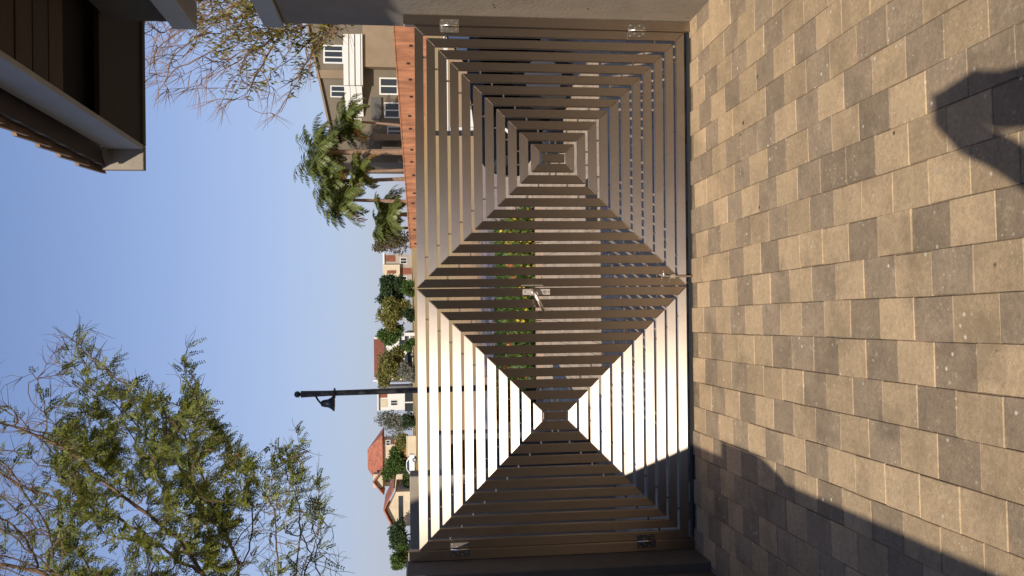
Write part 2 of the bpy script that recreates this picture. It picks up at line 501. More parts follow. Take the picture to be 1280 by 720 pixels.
# posts
def post(xa, xb, label):
    p = empty('gate_post', ((xa + xb) / 2, GY, 0)); tag(p, label, 'post')
    b = bar('tube', (xa, .004), (xa, 1.625), (1, 0), p, 0, 0, w=xb - xa, d=.05, y0=GY - .012)
    for z in (.03, 1.575):
        smallbox('end_cap', (xa + .004, GY - .008, 1.6255), (xb - .004, GY + .034, 1.629), STEEL, p) if z > 1 else None
    return p
postR = post(1.4515, 1.507, 'slim steel hinge post fixed to the sunlit grey house wall')
postL = post(-1.509, -1.4535, 'slim steel hinge post fixed to the shade-darkened wall')
HINGE = mat('hinge_steel', (.30, .27, .24), .38, 1)
def hinge(xm, zc, leaf, pst):
    for s, par, yy in ((1, None, 0), (-1, None, 0)):
        pass
    h = .105
    # knuckle + two plates, four screws each
    for sgn, par in ((1, pst if xm > 0 else leaf), (-1, leaf if xm > 0 else pst)):
        yf = GY - .0125 if par is pst else GY - .0005
        pl = smallbox('hinge_plate', (min(xm + sgn * .004, xm + sgn * .036), yf - .003, zc - h / 2), (max(xm + sgn * .004, xm + sgn * .036), yf, zc + h / 2), HINGE, par, .0008)
        for i in range(4):
            zz = zc - h / 2 + .014 + i * (h - .028) / 3
            xx = xm + sgn * (.014 + .014 * (i % 2))
            mb = MB(); mb.tube([(xx, yf - .0055, zz), (xx, yf - .0025, zz)], .0045, 8)
            mb.build('screw', SCREW, pl)
    mb = MB(); mb.tube([(xm, GY - .018, zc - h / 2), (xm, GY - .018, zc + h / 2)], .006, 8)
    mb.build('hinge_knuckle', SCREW, pst, smooth=True)
for z in (1.375, .31):
    hinge(1.4500, z, leafR, postR)
for z in (1.345, .285):
    hinge(-1.4520, z, leafL, postL)
# lever lock on the left leaf, keeper on the right, drop bolt
zl = .925
mb = MB(); mb.box((-.046, GY - .004, zl - .10), (-.012, GY - .0004, zl + .055)); mb.build('lock_plate', STEEL, leafL, bevel=.0012).data.uv_layers.new(name='UVMap')
mb = MB(); mb.tube([(-.024, GY - .003, zl - .002), (-.024, GY - .045, zl - .002), (-.034, GY - .052, zl - .006), (-.145, GY - .056, zl - .060)], [.011, .010, .010, .0085], 10)
mb.build('lever_handle', SCREW, leafL, smooth=True)
mb = MB(); mb.tube([(-.030, GY - .006, zl - .068), (-.030, GY - .002, zl - .068)], .011, 12); mb.build('key_cylinder', SCREW, leafL)
for zz in (zl + .043, zl - .09):
    mb = MB(); mb.tube([(-.029, GY - .007, zz), (-.029, GY - .002, zz)], .005, 8); mb.build('screw', SCREW, leafL)
mb = MB(); mb.box((.004, GY - .004, zl - .06), (.012, GY - .0004, zl + .06)); mb.build('strike_plate', SCREW, leafR, bevel=.001)
mb = MB(); mb.tube([(.085, GY - .017, .172), (.062, GY - .017, .172), (.052, GY - .017, .162), (.052, GY - .017, -.008)], .006, 10)
mb.build('drop_bolt', SCREW, leafR, smooth=True)
smallbox('bolt_guide', (.040, GY - .026, .105), (.064, GY - .0004, .125), SCREW, leafR)
for leaf in (leafR, leafL, postR, postL):
    for ch in leaf.children:
        ch.matrix_parent_inverse = Matrix.Translation(leaf.location).inverted()
# dark strip put in for the shaded gap under the gate
mb = MB(); mb.box((-1.45, GY + .004, -.010), (1.45, GY + .05, .006))
tag(mb.build('gap_shade_strip', RUBBER), 'dark narrow strip painting the shaded gap on the paving under the gate', 'shade strip')

# ------------------------------------------------------------------ walls left and right, house roof
AX = Vector((-.045, 1, 0))
def wall_prism(mb, xin, y0, y1, z0, z1, th, side, m=0):
    """wall along AX whose driveway face passes x = xin at the gate; side=+1 grows to the right"""
    def X(y): return xin + (4.67 - y) * .045
    a, b = X(y0), X(y1)
    p = [(a, y0), (a + side * th, y0), (b + side * th, y1), (b, y1)]
    if side < 0: p = [p[1], p[0], p[3], p[2]]
    mb.hexa([(x, y, z0) for x, y in p] + [(x, y, z1) for x, y in p], m)
house = empty('house', (1.6, 4.7, 0))
tag(house, 'house corner with grey plastered wall, pale beams and a tiled roof overhanging the driveway', 'house')
H = lambda mb, n, m, **k: mb.build(n, m, house, **k)
mb = MB(); wall_prism(mb, 1.510, -7.5, 4.86, -.02, 2.30, .9, 1); H(mb, 'wall', PLASTER, bevel=.006)
mb = MB(); wall_prism(mb, 1.49, -7.5, 4.875, 2.302, 2.41, .16, 1); H(mb, 'beam', BEAMM, bevel=.004)
mb = MB(); wall_prism(mb, 1.465, -7.5, 4.87, 2.775, 2.905, .15, 1); H(mb, 'beam', BEAMM, bevel=.004)
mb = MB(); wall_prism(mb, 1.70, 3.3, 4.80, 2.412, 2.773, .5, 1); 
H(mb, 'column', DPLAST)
mb = MB(); wall_prism(mb, 1.50, -7.5, 4.85, 2.907, 3.24, .9, 1); H(mb, 'upper_wall', DPLAST)  # its shade is put in as darker plaster
# screw plugs in the plaster
for xx, yy in ((617, 6), (618, 9), (735, 11), (860, 22)):
    d = ray(xx, yy); t = (1.510 + 4.67 * .045) / (d.x + .045 * d.y)
    p = Vector((0, 0, ZC)) + d * t
    mb = MB(); mb.tube([(p.x - .0015, p.y, p.z), (p.x + .01, p.y, p.z)], .006, 8); H(mb, 'wall_plug', RUBBER)
EV, EH = 3.26, .27            # eave underside and fascia height
hh = EV - ZC
YE = 3.3 * hh                 # far end of the roof
XO = .45 * hh
def EX(y, off=0): return XO + off + (YE - y) * .045
def strip(mb, o0, o1, y0, y1, za0, za1, zb0=None, zb1=None):
    zb0 = za0 if zb0 is None else zb0; zb1 = za1 if zb1 is None else zb1
    mb.hexa([(EX(y0, o0), y0, za0), (EX(y0, o1), y0, zb0), (EX(y1, o1), y1, zb0), (EX(y1, o0), y1, za0),
             (EX(y0, o0), y0, za1), (EX(y0, o1), y0, zb1), (EX(y1, o1), y1, zb1), (EX(y1, o0), y1, za1)])
OV = .126
mb = MB(); strip(mb, OV, OV + .03, -7.5, YE - .052, EV, EV + EH - .05); H(mb, 'fascia', FASCIA, bevel=.004)
mb = MB(); strip(mb, 0, OV + .03, YE - .05, YE, EV, EV + EH - .02); H(mb, 'barge_board_end', PLASTER, bevel=.004)
mb = MB(); strip(mb, OV + .032, 4.2, YE - .05, YE, EV + .0, EV + .18, EV + .0, EV + 1.2); H(mb, 'gable_board', DPLAST)
mb = MB(); strip(mb, OV + .032, .98, YE - .75, YE - .052, EV + .012, EV + .04); H(mb, 'soffit_end_panel', BOARDE)
# soffit boards run across
y = YE - 1.19
while y > -3.0:
    w = .165
    mb = MB(); strip(mb, OV + .032, .98, y - w + .010, y, EV + .030 + random.uniform(-.006, .006), EV + .055); H(mb, 'soffit_board', BOARD)
    y -= w
mb = MB(); strip(mb, OV + .032, 4.2, -7.5, YE - .055, EV + .10, EV + .15); H(mb, 'soffit_panel', BOARDK)
slope = .36
mb = MB(); strip(mb, .02, 4.2, -7.5, YE + .02, EV + EH - .045, EV + EH - .02, EV + EH - .045 + 4.2 * slope, EV + EH - .02 + 4.2 * slope); H(mb, 'roof_deck', BOARD)
# eave tiles
tw = .265
y = YE + .03; k = 0
tmesh = {}
while y > -5:
    mb = MB()
    for r_ in range(2 if y > 0 else 1):
        o0 = -.012 + r_ * .32; o1 = o0 + .40
        za = EV + EH - .015 + o0 * slope + .018 * r_
        mb2 = MB()
        n = 5
        for q in range(n):
            ya = y - tw * q / n; yb = y - tw * (q + 1) / n
            ha = .062 * (q / n); hb = .062 * ((q + 1) / n)
            v = []
            for (oo, dz) in ((o0, 0), (o1, (o1 - o0) * slope)):
                v += [(EX(ya, oo), ya, za + dz + ha), (EX(yb, oo), yb, za + dz + hb), (EX(yb, oo), yb, za + dz + hb + .022), (EX(ya, oo), ya, za + dz + ha + .022)]
            mb2.add(v, [(0, 1, 2, 3), (7, 6, 5, 4), (0, 4, 5, 1), (1, 5, 6, 2), (2, 6, 7, 3), (3, 7, 4, 0)])
        H(mb2, 'roof_tile', TILE)
    y -= tw
for ch in house.children:
    ch.matrix_parent_inverse = Matrix.Translation(house.location).inverted()

lw = empty('boundary_wall', (-1.6, 4.4, 0))
tag(lw, 'shade-darkened boundary wall beside the gate leaf with the lever handle', 'wall')
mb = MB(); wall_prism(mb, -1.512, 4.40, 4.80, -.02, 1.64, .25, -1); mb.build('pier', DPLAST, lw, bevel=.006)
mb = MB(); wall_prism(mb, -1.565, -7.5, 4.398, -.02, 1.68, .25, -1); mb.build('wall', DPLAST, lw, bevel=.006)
mb = MB(); wall_prism(mb, -1.555, .95, 1.45, 1.682, 1.86, .27, -1); mb.build('shadow_cap', DPLAST, lw, bevel=.006)  # unseen block added for the bump in the shadow edge on the paving
for ch in lw.children: ch.matrix_parent_inverse = Matrix.Translation(lw.location).inverted()
mb = MB(); mb.box((-6.5, 6.6, -.02), (-1.47, 6.82, 1.635))
tag(mb.build('boundary_wall', PLASTER, bevel=.006), 'grey plastered wall outside the gate, its sunlit end below the red tiled villa', 'wall')
mb = MB(); mb.box((-2.3, 7.3, -.02), (-1.27, 7.5, 1.42))  # plaster coloured dark in place of shade on this wall end
tag(mb.build('garden_wall', DPLAST, bevel=.006), 'lower wall end, darkened for shade, showing between the glaring gate rails', 'wall')
nh = empty('house', (-3.9, -1, 0)); tag(nh, 'tall grey house added out of the picture to cast shade over the boundary wall', 'house')
mb = MB(); wall_prism(mb, -3.09, -6.6, 5.3, -.02, 5.05, 3.2, -1); mb.build('wall', PLASTER, nh)  # unseen house, added so that its eave casts the left-hand shade
mb = MB(); wall_prism(mb, -2.97, -6.8, 5.5, 5.052, 5.22, 3.5, -1); mb.build('roof', FASCIA, nh, bevel=.01)
for yy in (-4.5, -1.5, 1.5):
    mb = MB(); mb.box((-3.09 + (4.67 - yy) * .045 - .02, yy, 2.9), (-3.09 + (4.67 - yy) * .045 + .05, yy + 1.2, 4.0)); f_ = mb.build('window', WHITE, nh)
    mb = MB(); mb.box((-3.09 + (4.67 - yy) * .045 - .01, yy + .08, 2.98), (-3.09 + (4.67 - yy) * .045 + .056, yy + 1.12, 3.92)); mb.build('pane', GLASS, f_)
for ch in nh.children: ch.matrix_parent_inverse = Matrix.Translation(nh.location).inverted()
# the garage behind the photographer: unseen, added for the brushed steel to reflect
gar = empty('garage', (0, -9, 0)); tag(gar, 'grey garage facade added behind the lens for the steel to reflect', 'building')
mb = MB(); mb.box((-5.5, -9.6, -.02), (-1.75, -9, 3.0)); mb.box((1.75, -9.6, -.02), (7, -9, 3.0)); mb.box((-1.749, -9.6, 2.2), (1.749, -9, 3.0)); mb.build('wall', PLASTER, gar)
for i in range(5):
    mb = MB(); mb.box((-1.74, -9.3, .0 + i * .44), (1.74, -9.25, .43 + i * .44)); mb.build('door_panel', BOARD, gar, bevel=.006)
for ch in gar.children: ch.matrix_parent_inverse = Matrix.Translation(gar.location).inverted()

# ------------------------------------------------------------------ the photographer (only the shadow falls into view)
def person():
    p = empty('person', (0.0, -.42, 0)); tag(p, 'person in trousers and shirt raising a phone in both hands on the driveway', 'person')
    S = {'pel': (0.0, -.43, .95, .15, .11), 'sp1': (0.0, -.44, 1.12, .14, .10), 'sp2': (0.0, -.43, 1.28, .16, .11), 'nk': (0.0, -.40, 1.42, .06, .06),
         'hd1': (-.02, -.30, 1.50, .072, .082), 'hd2': (-.02, -.27, 1.57, .088, .11), 'hd3': (-.02, -.275, 1.64, .07, .09)}
    V, E, R = [], [], []
    idx = {}
    def v(n, x, y, z, rx, ry, par=None):
        idx[n] = len(V); V.append((x, y, z)); R.append((rx, ry))
        if par: E.append((idx[par], idx[n]))
    par = None
    for n, a in S.items():
        v(n, *a, par); par = n
    for s, t in ((1, 'r'), (-1, 'l')):
        v('hip' + t, s * .10, -.43, .90, .095, .095, 'pel'); v('kn' + t, s * .12, -.40, .50, .065, .065, 'hip' + t)
        v('an' + t, s * .13, -.43, .09, .045, .045, 'kn' + t); v('to' + t, s * .15, -.27, .04, .045, .035, 'an' + t)
        v('sh' + t, s * .18, -.42, 1.37, .065, .065, 'sp2')
        ex = .41 if s < 0 else .11
        v('el' + t, s * ex, -.27, 1.17, .055, .055, 'sh' + t)
        v('wr' + t, s * (.105 if s < 0 else .05), -.085, 1.485, .050, .050, 'el' + t)
        v('pa' + t, s * .088, -.065, 1.600, .066, .055, 'wr' + t)
        for q in range(4):
            v('f%d' % q + t, s * (.058 - .004 * q), -.048 - .003 * q, 1.585 + .020 * q - .02, .012, .012, 'pa' + t)
            v('g%d' % q + t, s * (.030), -.055, 1.590 + .019 * q - .015, .010, .010, 'f%d' % q + t)
        v('th' + t, s * .030, -.028 - .03, 1.535, .012, .012, 'pa' + t)
    me = bpy.data.meshes.new('body'); me.from_pydata(V, E, []); me.update()
    o = link('body', me, mat('skin_and_clothes', (.10, .10, .13), .9), p)
    o.modifiers.new('skin', 'SKIN').use_smooth_shade = True
    for i, r in enumerate(R): me.skin_vertices[0].data[i].radius = r
    me.skin_vertices[0].data[0].use_root = True
    sb = o.modifiers.new('sub', 'SUBSURF'); sb.levels = 2; sb.render_levels = 2
    for ch in p.children: ch.matrix_parent_inverse = Matrix.Translation(p.location).inverted()
    ph = MB(); ph.box((-.038, -.034, 1.470), (.038, -.025, 1.622))
    tag(ph.build('phone', BLACK, bevel=.004), 'black phone held upright in the hands of the person', 'phone')
person()

# ------------------------------------------------------------------ trees
def grow(root, attr, step, infl, kill, iters=200, grav=0.0, jit=.16):
    nodes = [np.array(p, float) for p in root]
    par = [-1] + list(range(len(root) - 1))
    A = np.array(attr)
    near = np.full(len(A), 1e9); who = np.zeros(len(A), int)
    alive = np.ones(len(A), bool)
    def upd(start):
        for i in range(start, len(nodes)):
            d = np.linalg.norm(A - nodes[i], axis=1)
            m = d < near
            near[m] = d[m]; who[m] = i
    upd(0)
    kids = {}
    for it in range(iters):
        act = alive & (near < infl)
        if not act.any(): break
        n0 = len(nodes)
        acc = {}
        dirs = A[act] - np.array([nodes[i] for i in who[act]])
        dirs /= np.linalg.norm(dirs, axis=1)[:, None] + 1e-9
        for i, d in zip(who[act], dirs): acc.setdefault(i, np.zeros(3)); acc[i] += d
        for i, d in acc.items():
            L = np.linalg.norm(d)
            kids[i] = kids.get(i, 0) + 1
            if L < 1e-6 or kids[i] > 3: continue
            d = d / L + rng.normal(0, jit, 3) + np.array([0, 0, grav]); d /= np.linalg.norm(d)
            nodes.append(nodes[i] + d * step); par.append(i)
        upd(n0)
        alive &= near > kill
        if len(nodes) > 9000: break
    return np.array(nodes), np.array(par)
def branch_mesh(nodes, par, tip, expo, rmax, name):
    n = len(nodes)
    ch = [[] for _ in range(n)]
    for i in range(1, n): ch[par[i]].append(i)
    r = np.zeros(n)
    for i in range(n - 1, -1, -1):
        r[i] = tip if not ch[i] else sum(r[c] ** expo for c in ch[i]) ** (1 / expo)
    r = np.minimum(r, rmax)
    mb = MB()
    for i in range(1, n):
        a, b = Vector(nodes[par[i]]), Vector(nodes[i])
        if (b - a).length < 1e-4: continue
        ra = min(r[par[i]], r[i] * 1.35)
        k = 4 if r[i] < .012 else 6 if r[i] < .04 else 9
        mb.tube([a, b + (b - a) * .06], [ra, r[i]], k, cap=False)
    return mb, r, ch
def in_poly(x, y, P):
    c = False; j = len(P) - 1
    for i in range(len(P)):
        if (P[i][1] > y) != (P[j][1] > y) and x < (P[j][0] - P[i][0]) * (y - P[i][1]) / (P[j][1] - P[i][1]) + P[i][0]: c = not c
        j = i
    return c
def leaf_quad(V, Fc, p, d, nrm, L, W):
    s = d.cross(nrm); s.normalize()
    b = len(V)
    V += [p, p + d * (L * .45) + s * W, p + d * L, p + d * (L * .45) - s * W]
    Fc.append((b, b + 1, b + 2, b + 3))
def rv():
    v = Vector(rng.normal(0, 1, 3)); v.normalize(); return v
def leaves_obj(V, Fc, name, m, parent, fmat=None):
    me = bpy.data.meshes.new(name); me.from_pydata([tuple(v) for v in V], [], Fc); me.update()
    return link(name, me, m, parent)

# big feathery tree to the left, its trunk just outside the frame
P1 = [(-230, 400), (-60, 440), (20, 458), (62, 432), (112, 394), (132, 402), (150, 455), (178, 478), (214, 500), (236, 418), (244, 424), (250, 490), (262, 525),
      (300, 540), (338, 560), (362, 522), (374, 530), (372, 562), (395, 588), (412, 590), (405, 625), (428, 652), (432, 700), (420, 860), (-230, 980)]
attr = []
while len(attr) < 2100:
    x, y = rng.uniform(-230, 432), rng.uniform(390, 960)
    if not in_poly(x, y, P1): continue
    Y = rng.normal(9.8, .8)
    q = at(x, y, Y)
    if math.sin(q.x * 2.1 + 1) * math.sin(q.z * 2.3) * math.sin(q.y * 1.7) > .28: continue
    attr.append(q)
base = at(640, 760, 9.8); base = Vector((base.x, 9.8, 0))
rt = [base - Vector((0, 0, .1)), base + Vector((.03, 0, .9)), base + Vector((0, .05, 1.8)), base + Vector((-.06, 0, 2.5))]
top = at(275, 748, 9.8)
for k in range(1, 8): rt.append(rt[3].lerp(top, k / 7))
nodes, par = grow(rt, attr, .095, 1.6, .11, grav=.02)
tree = empty('feathery_tree', base); tag(tree, 'tall feathery tree leaning over the shaded wall beside the street lamp', 'tree')
mb, rad, chs = branch_mesh(nodes, par, .0032, 2.5, .12, 'trunk')
for i in range(len(nodes)):            # fine end twigs
    if not chs[i] or rng.random() < .10:
        for _ in range(4 if pix(nodes[i])[0] < 130 else 2):
            d = Vector(nodes[i] - nodes[par[i]]).normalized() + rv() * .7; d.normalize()
            p = Vector(nodes[i]); q = p + d * rng.uniform(.07, .2); w = q + (d + rv() * .6).normalized() * rng.uniform(.05, .16)
            mb.tube([p, q, w], [.0032, .0025, .0014], 3, cap=False)
mb.build('trunk', BARK, tree)
V, Fc = [], []
for i in range(12, len(nodes)):
    if rad[i] > .016: continue
    x, y, z = pix(nodes[i])
    dens = 1.0
    if x < 60: dens = .25
    if x < 130 and y > 560: dens = min(dens, .35)
    if 70 < x < 330 and y > 490: dens = 2.6
    if x > 290 and y > 640: dens = .35
    if y < 480: dens *= .6
    cl = .5 + .9 * (math.sin(nodes[i][0] * 3.1) * math.sin(nodes[i][2] * 2.9 + 1) * math.sin(nodes[i][1] * 2.3) + .25)
    k = rng.poisson(max(.1, 2.3 * dens * max(.35, cl)))
    for _ in range(k):
        p = Vector(nodes[i]) + rv() * .03
        d = Vector(nodes[i] - nodes[par[i]]).normalized() * .6 + rv() * .8 + Vector((.25, 0, -.25)); d.normalize()
        nrm = d.cross(rv()); nrm.normalize()
        L = rng.uniform(.10, .19)
        side = d.cross(nrm)
        m_ = 9
        for q in range(m_):
            t = (q + 1) / m_
            pp = p + d * (L * t) - Vector((0, 0, .03)) * t * t
            for s in (-1, 1):
                ld = (side * s + d * .7 + rv() * .25).normalized()
                leaf_quad(V, Fc, pp, ld, nrm, rng.uniform(.034, .052) * (1.1 - .5 * t), .0078)
leaves_obj(V, Fc, 'crown', LEAF1, tree)
for ch in tree.children: ch.matrix_parent_inverse = Matrix.Translation(tree.location).inverted()

# half bare tree to the right, behind the house corner
P2 = [(166, 28), (172, 62), (162, 70), (182, 92), (186, 118), (230, 112), (228, 142), (265, 120), (282, 158), (300, 160), (318, 140), (338, 162), (352, 150), (362, 172), (372, 120), (392, 92),
      (400, 60), (424, 44), (436, 20), (436, -70), (150, -90), (150, 0)]
attr = []
while len(attr) < 800:
    x, y = rng.uniform(150, 436), rng.uniform(-90, 172)
    if not in_poly(x, y, P2): continue
    if rng.random() < (y - 20) / 240: continue
    attr.append(at(x, y, rng.normal(9.5, .55)))
base = at(640, -75, 9.5); base = Vector((base.x, 9.5, 0))
top = at(415, -35, 9.5)
rt = [base - Vector((0, 0, .1))] + [base.lerp(top, k / 10) + Vector((.05 * math.sin(k), 0, 0)) for k in range(1, 11)]
nodes, par = grow(rt, attr, .09, 1.5, .10, grav=.05, jit=.12)
tree = empty('bare_tree', base); tag(tree, 'half bare tree with reddish twigs and olive leaves behind the house wall', 'tree')
mb, rad, chs = branch_mesh(nodes, par, .0032, 2.35, .09, 'trunk')
V, Fc = [], []
for i in range(14, len(nodes)):
    x, y, z = pix(nodes[i])
    nd = Vector(nodes[i] - nodes[par[i]]).normalized()
    if not chs[i] or rng.random() < .30:
        for _ in range(2 if chs[i] else 3):
            d = nd + Vector((-.45, 0, .35)) * .7 + rv() * .35; d.normalize()
            p = Vector(nodes[i]); pts = [p]
            for s in range(4):
                p = p + d * rng.uniform(.04, .085); pts.append(p); d = (d + rv() * .10 + Vector((-.04, 0, .03))).normalized()
            mb.tube(pts, [.0034, .0030, .0024, .0019, .0011], 3, cap=False)
    dens = 0.0
    if x > 235 and y < 75: dens = 1.0
    if x > 285 and y < 60: dens = 2.0
    if x > 280 and 60 <= y < 120: dens = .55
    if x < 235 and y < 30: dens = .3
    if x > 360 and y < 110: dens = max(dens, 1.1)
    for _ in range(rng.poisson(1.25 * dens) if rad[i] < .014 else 0):
        p = Vector(nodes[i]) + rv() * .06
        for q in range(3):
            d = (Vector((0, 0, -1)) + rv() * .7).normalized()
            leaf_quad(V, Fc, p + rv() * .04, d, rv(), rng.uniform(.05, .095), .010)
mb.build('trunk', BARK2, tree)
leaves_obj(V, Fc, 'crown', LEAF2, tree)
for ch in tree.children: ch.matrix_parent_inverse = Matrix.Translation(tree.location).inverted()

def leafy(name, label, cx, cy, x_top, x_bot, y0, y1, Y, m, n=900, leaf=.35, trunk=True, squash=1.0, group=None, gap=.3, lobes=11, bark=None):
    """distant tree or shrub: crown from picture extents (x_top..x_bot, y0..y1) at distance Y, leaf clumps through its volume"""
    pc = at((x_top + x_bot) / 2, (y0 + y1) / 2, Y)
    a, b = at(x_top, (y0 + y1) / 2, Y), at(x_bot, (y0 + y1) / 2, Y)
    rz = abs(a.z - b.z) / 2
    a, b = at(x_bot, y0, Y), at(x_bot, y1, Y)
    rx = abs(a.x - b.x) / 2
    g = terr(Y) - .1
    t = empty(name, (pc.x, Y, g)); tag(t, label, 'shrub' if not trunk else 'tree', group)
    mb = MB()
    cz = pc.z
    zb = max(cz - rz * .2, g + .4)
    mb.tube([(pc.x, Y, g), (pc.x + .1 * rx, Y, (g + zb) / 2), (pc.x, Y, zb)], [max(.05, rx * .07), max(.04, rx * .055), .03], 7)
    lob = []
    for k in range(lobes):
        th = 2.4 * k + rng.uniform(-.3, .3); q = rng.uniform(.15, .78)
        lp = Vector((pc.x + rx * q * math.cos(th), Y + rx * q * math.sin(th), cz + rz * rng.uniform(-.75, .62)))
        lob.append((lp, rng.uniform(.26, .52)))
        mb.tube([(pc.x, Y, zb - rz * .2), (Vector((pc.x, Y, zb)).lerp(lp, .6)), lp], [max(.03, rx * .03), .03, .012], 5)
    mb.build('trunk', bark or BARK, t)
    V, Fc = [], []
    leaf *= .6; n = int(n * 2.6)
    for _ in range(n):
        lp, s = lob[rng.integers(len(lob))]
        d = rv(); rr = rng.uniform(.3, 1.0) ** .6 * (1.0 if rng.random() < .86 else rng.uniform(1.0, 1.5))
        p = lp + Vector((d.x * rx * s * rr, d.y * rx * s * rr, d.z * rz * s * 1.15 * rr))
        for q in range(3):
            dd = (d * .6 + rv()).normalized()
            leaf_quad(V, Fc, p + rv() * leaf * .5, dd, rv(), leaf * rng.uniform(.6, 1.2), leaf * .26)
    leaves_obj(V, Fc, 'crown', m, t)
    for ch in t.children: ch.matrix_parent_inverse = Matrix.Translation(t.location).inverted()
    return t
def palm(label, xc, yc, Y, fr_len, nfr, seed, lean=0, thick=.16):
    r = np.random.default_rng(seed)
    c = at(xc, yc, Y); g = terr(Y) - .1
    t = empty('palm_tree', (c.x + lean, Y, g)); tag(t, label, 'palm tree', 'palm trees behind the brick wall')
    mb = MB(); n = 7
    pts = [Vector((c.x + lean * (1 - k / n) ** 1.5, Y, g + (c.z - g) * k / n)) for k in range(n + 1)]
    mb.tube(pts, [thick * (1.25 - .45 * k / n + .12 * (k % 2)) for k in range(n + 1)], 9); mb.build('trunk', PBARK, t)
    for f in range(nfr):
        V, Fc = [], []
        az = 2 * math.pi * f / nfr * 2.618 + r.uniform(-.2, .2); el = r.uniform(-.2, 1.3)
        h = Vector((math.cos(az), math.sin(az), 0))
        L = fr_len * r.uniform(.8, 1.15)
        p = c.copy(); ds = L / 14
        ed = el
        spine = [p.copy()]
        for s in range(14):
            d = h * math.cos(ed) + Vector((0, 0, 1)) * math.sin(ed)
            p = p + d * ds; spine.append(p.copy()); ed -= (.06 + .012 * s)
        old = el < .0
        mbs = MB(); 
        for s in range(1, 15):
            d = (spine[s] - spine[s - 1]).normalized(); sd_ = d.cross(Vector((0, 0, 1))).normalized()
            up = sd_.cross(d)
            w = .62 * math.sin(math.pi * min(1, (s + 1.5) / 15.5)) + .12
            for q in range(2):
                for sg in (-1, 1):
                    ld = (sd_ * sg + d * .55 + up * r.uniform(-.35, .45) + Vector((0, 0, -.75))).normalized()
                    leaf_quad(V, Fc, spine[s - 1].lerp(spine[s], q / 2), ld, up, fr_len * .30 * w / .7 * r.uniform(.8, 1.15), .062)
            a = len(V)
            V += [spine[s - 1] + sd_ * .02, spine[s - 1] - sd_ * .02, spine[s] - sd_ * .015, spine[s] + sd_ * .015]; Fc.append((a, a + 1, a + 2, a + 3))
        leaves_obj(V, Fc, 'frond', PALMY if (old and f % 2) else PALM, t)
    for ch in t.children: ch.matrix_parent_inverse = Matrix.Translation(t.location).inverted()

# ------------------------------------------------------------------ buildings far off
def bwin(mb_parent, a, b, yf, frame=WHITE, bars=1, d=.12, glass=GLASS):
    """window with frame standing 2 cm proud of the facade at y = yf; a,b = (x,z) corners"""
    x0, z0 = a; x1, z1 = b; w = (x1 - x0) * .07 + .03
    mb = MB()
    mb.box((x0, yf - .05, z0), (x0 + w, yf + .02, z1)); mb.box((x1 - w, yf - .05, z0), (x1, yf + .02, z1))
    mb.box((x0 + w, yf - .05, z0), (x1 - w, yf + .02, z0 + w)); mb.box((x0 + w, yf - .05, z1 - w), (x1 - w, yf + .02, z1))
    for k in range(bars):
        xm = x0 + (x1 - x0) * (k + 1) / (bars + 1)
        mb.box((xm - w / 2.4, yf - .05, z0 + w), (xm + w / 2.4, yf + .02, z1 - w))
    f = mb.build('window', frame, mb_parent)
    g = MB(); g.box((x0 + w, yf - .02, z0 + w), (x1 - w, yf + .01, z1 - w)); g.build('pane', glass, f)
def fix(t):
    for ch in t.children:
        ch.matrix_parent_inverse = Matrix.Translation(t.location).inverted()
def hip(mb, x0, x1, y0, y1, z, h, ov=.5, ridge=.3):
    x0 -= ov; x1 += ov; y0 -= ov; y1 += ov
    cx, cy = (x0 + x1) / 2, (y0 + y1) / 2; q = (x1 - x0) / 2 * ridge
    v = [(x0,y0,z),(x1,y0,z),(x1,y1,z),(x0,y1,z),(x0,y0,z+.15),(x1,y0,z+.15),(x1,y1,z+.15),(x0,y1,z+.15),(cx-q,cy,z+h),(cx+q,cy,z+h)]
    mb.add(v, [(3,2,1,0),(0,1,5,4),(1,2,6,5),(2,3,7,6),(3,0,4,7),(4,5,9,8),(5,6,9),(6,7,8,9),(7,4,8)])
def gable(mb, x0, x1, y0, y1, z, h, ov=.4, m=0):
    x0 -= ov; x1 += ov; y0 -= ov; y1 += ov; cx = (x0 + x1) / 2
    t = .18
    v = []
    for y in (y0, y1):
        v += [(x0, y, z), (cx, y, z + h), (x1, y, z), (x1, y, z + t), (cx, y, z + h + t), (x0, y, z + t)]
    mb.add(v, [(0,5,4,1),(1,4,3,2),(7,10,11,6),(8,9,10,7),(0,1,7,6),(1,2,8,7),(2,3,9,8),(3,4,10,9),(4,5,11,10),(5,0,6,11)], m)

# tan double-storey house on the right
Y = 92.0
T = empty('tan_house', (at(450, 110, Y).x, Y, terr(Y))); tag(T, 'tall tan house with a white slatted balcony above the orange brick wall', 'house')
g = terr(Y) - .1
def q(x, y): p = at(x, y, Y); return p.x, p.z
xl, xr = q(450, 203)[0], q(400, -70)[0]
zl_, zr_ = q(423, 203)[1], q(363.6, -70)[1]
mb = MB(); mb.hexa([(xl, Y, g), (xr, Y, g), (xr, Y + 9, g), (xl, Y + 9, g), (xl, Y, zl_), (xr, Y, zr_), (xr, Y + 9, zr_), (xl, Y + 9, zl_)]); mb.build('wall', TANW, T)
mb = MB(); mb.hexa([(xl - .5, Y - .4, zl_ - .1), (xr, Y - .4, zr_ + .06), (xr, Y + 9.4, zr_ + .06), (xl - .5, Y + 9.4, zl_ - .1), (xl - .5, Y - .4, zl_ + .1), (xr, Y - .4, zr_ + .26), (xr, Y + 9.4, zr_ + .26), (xl - .5, Y + 9.4, zl_ + .1)]); mb.build('roof', TANP, T)
def panel(name, x0, x1, y0, y1, m, d=.15, yo=0):
    a, b = q(x1, y1), q(x0, y0)
    mb = MB(); mb.box((a[0], Y - d + yo, a[1]), (b[0], Y + yo - .002, b[1])); mb.build(name, m, T)
panel('pilaster', 396, 430.5, 88, 99, TANP, .25)
panel('wall_bay', 453, 512, -30, 88, TANP, 1.2)
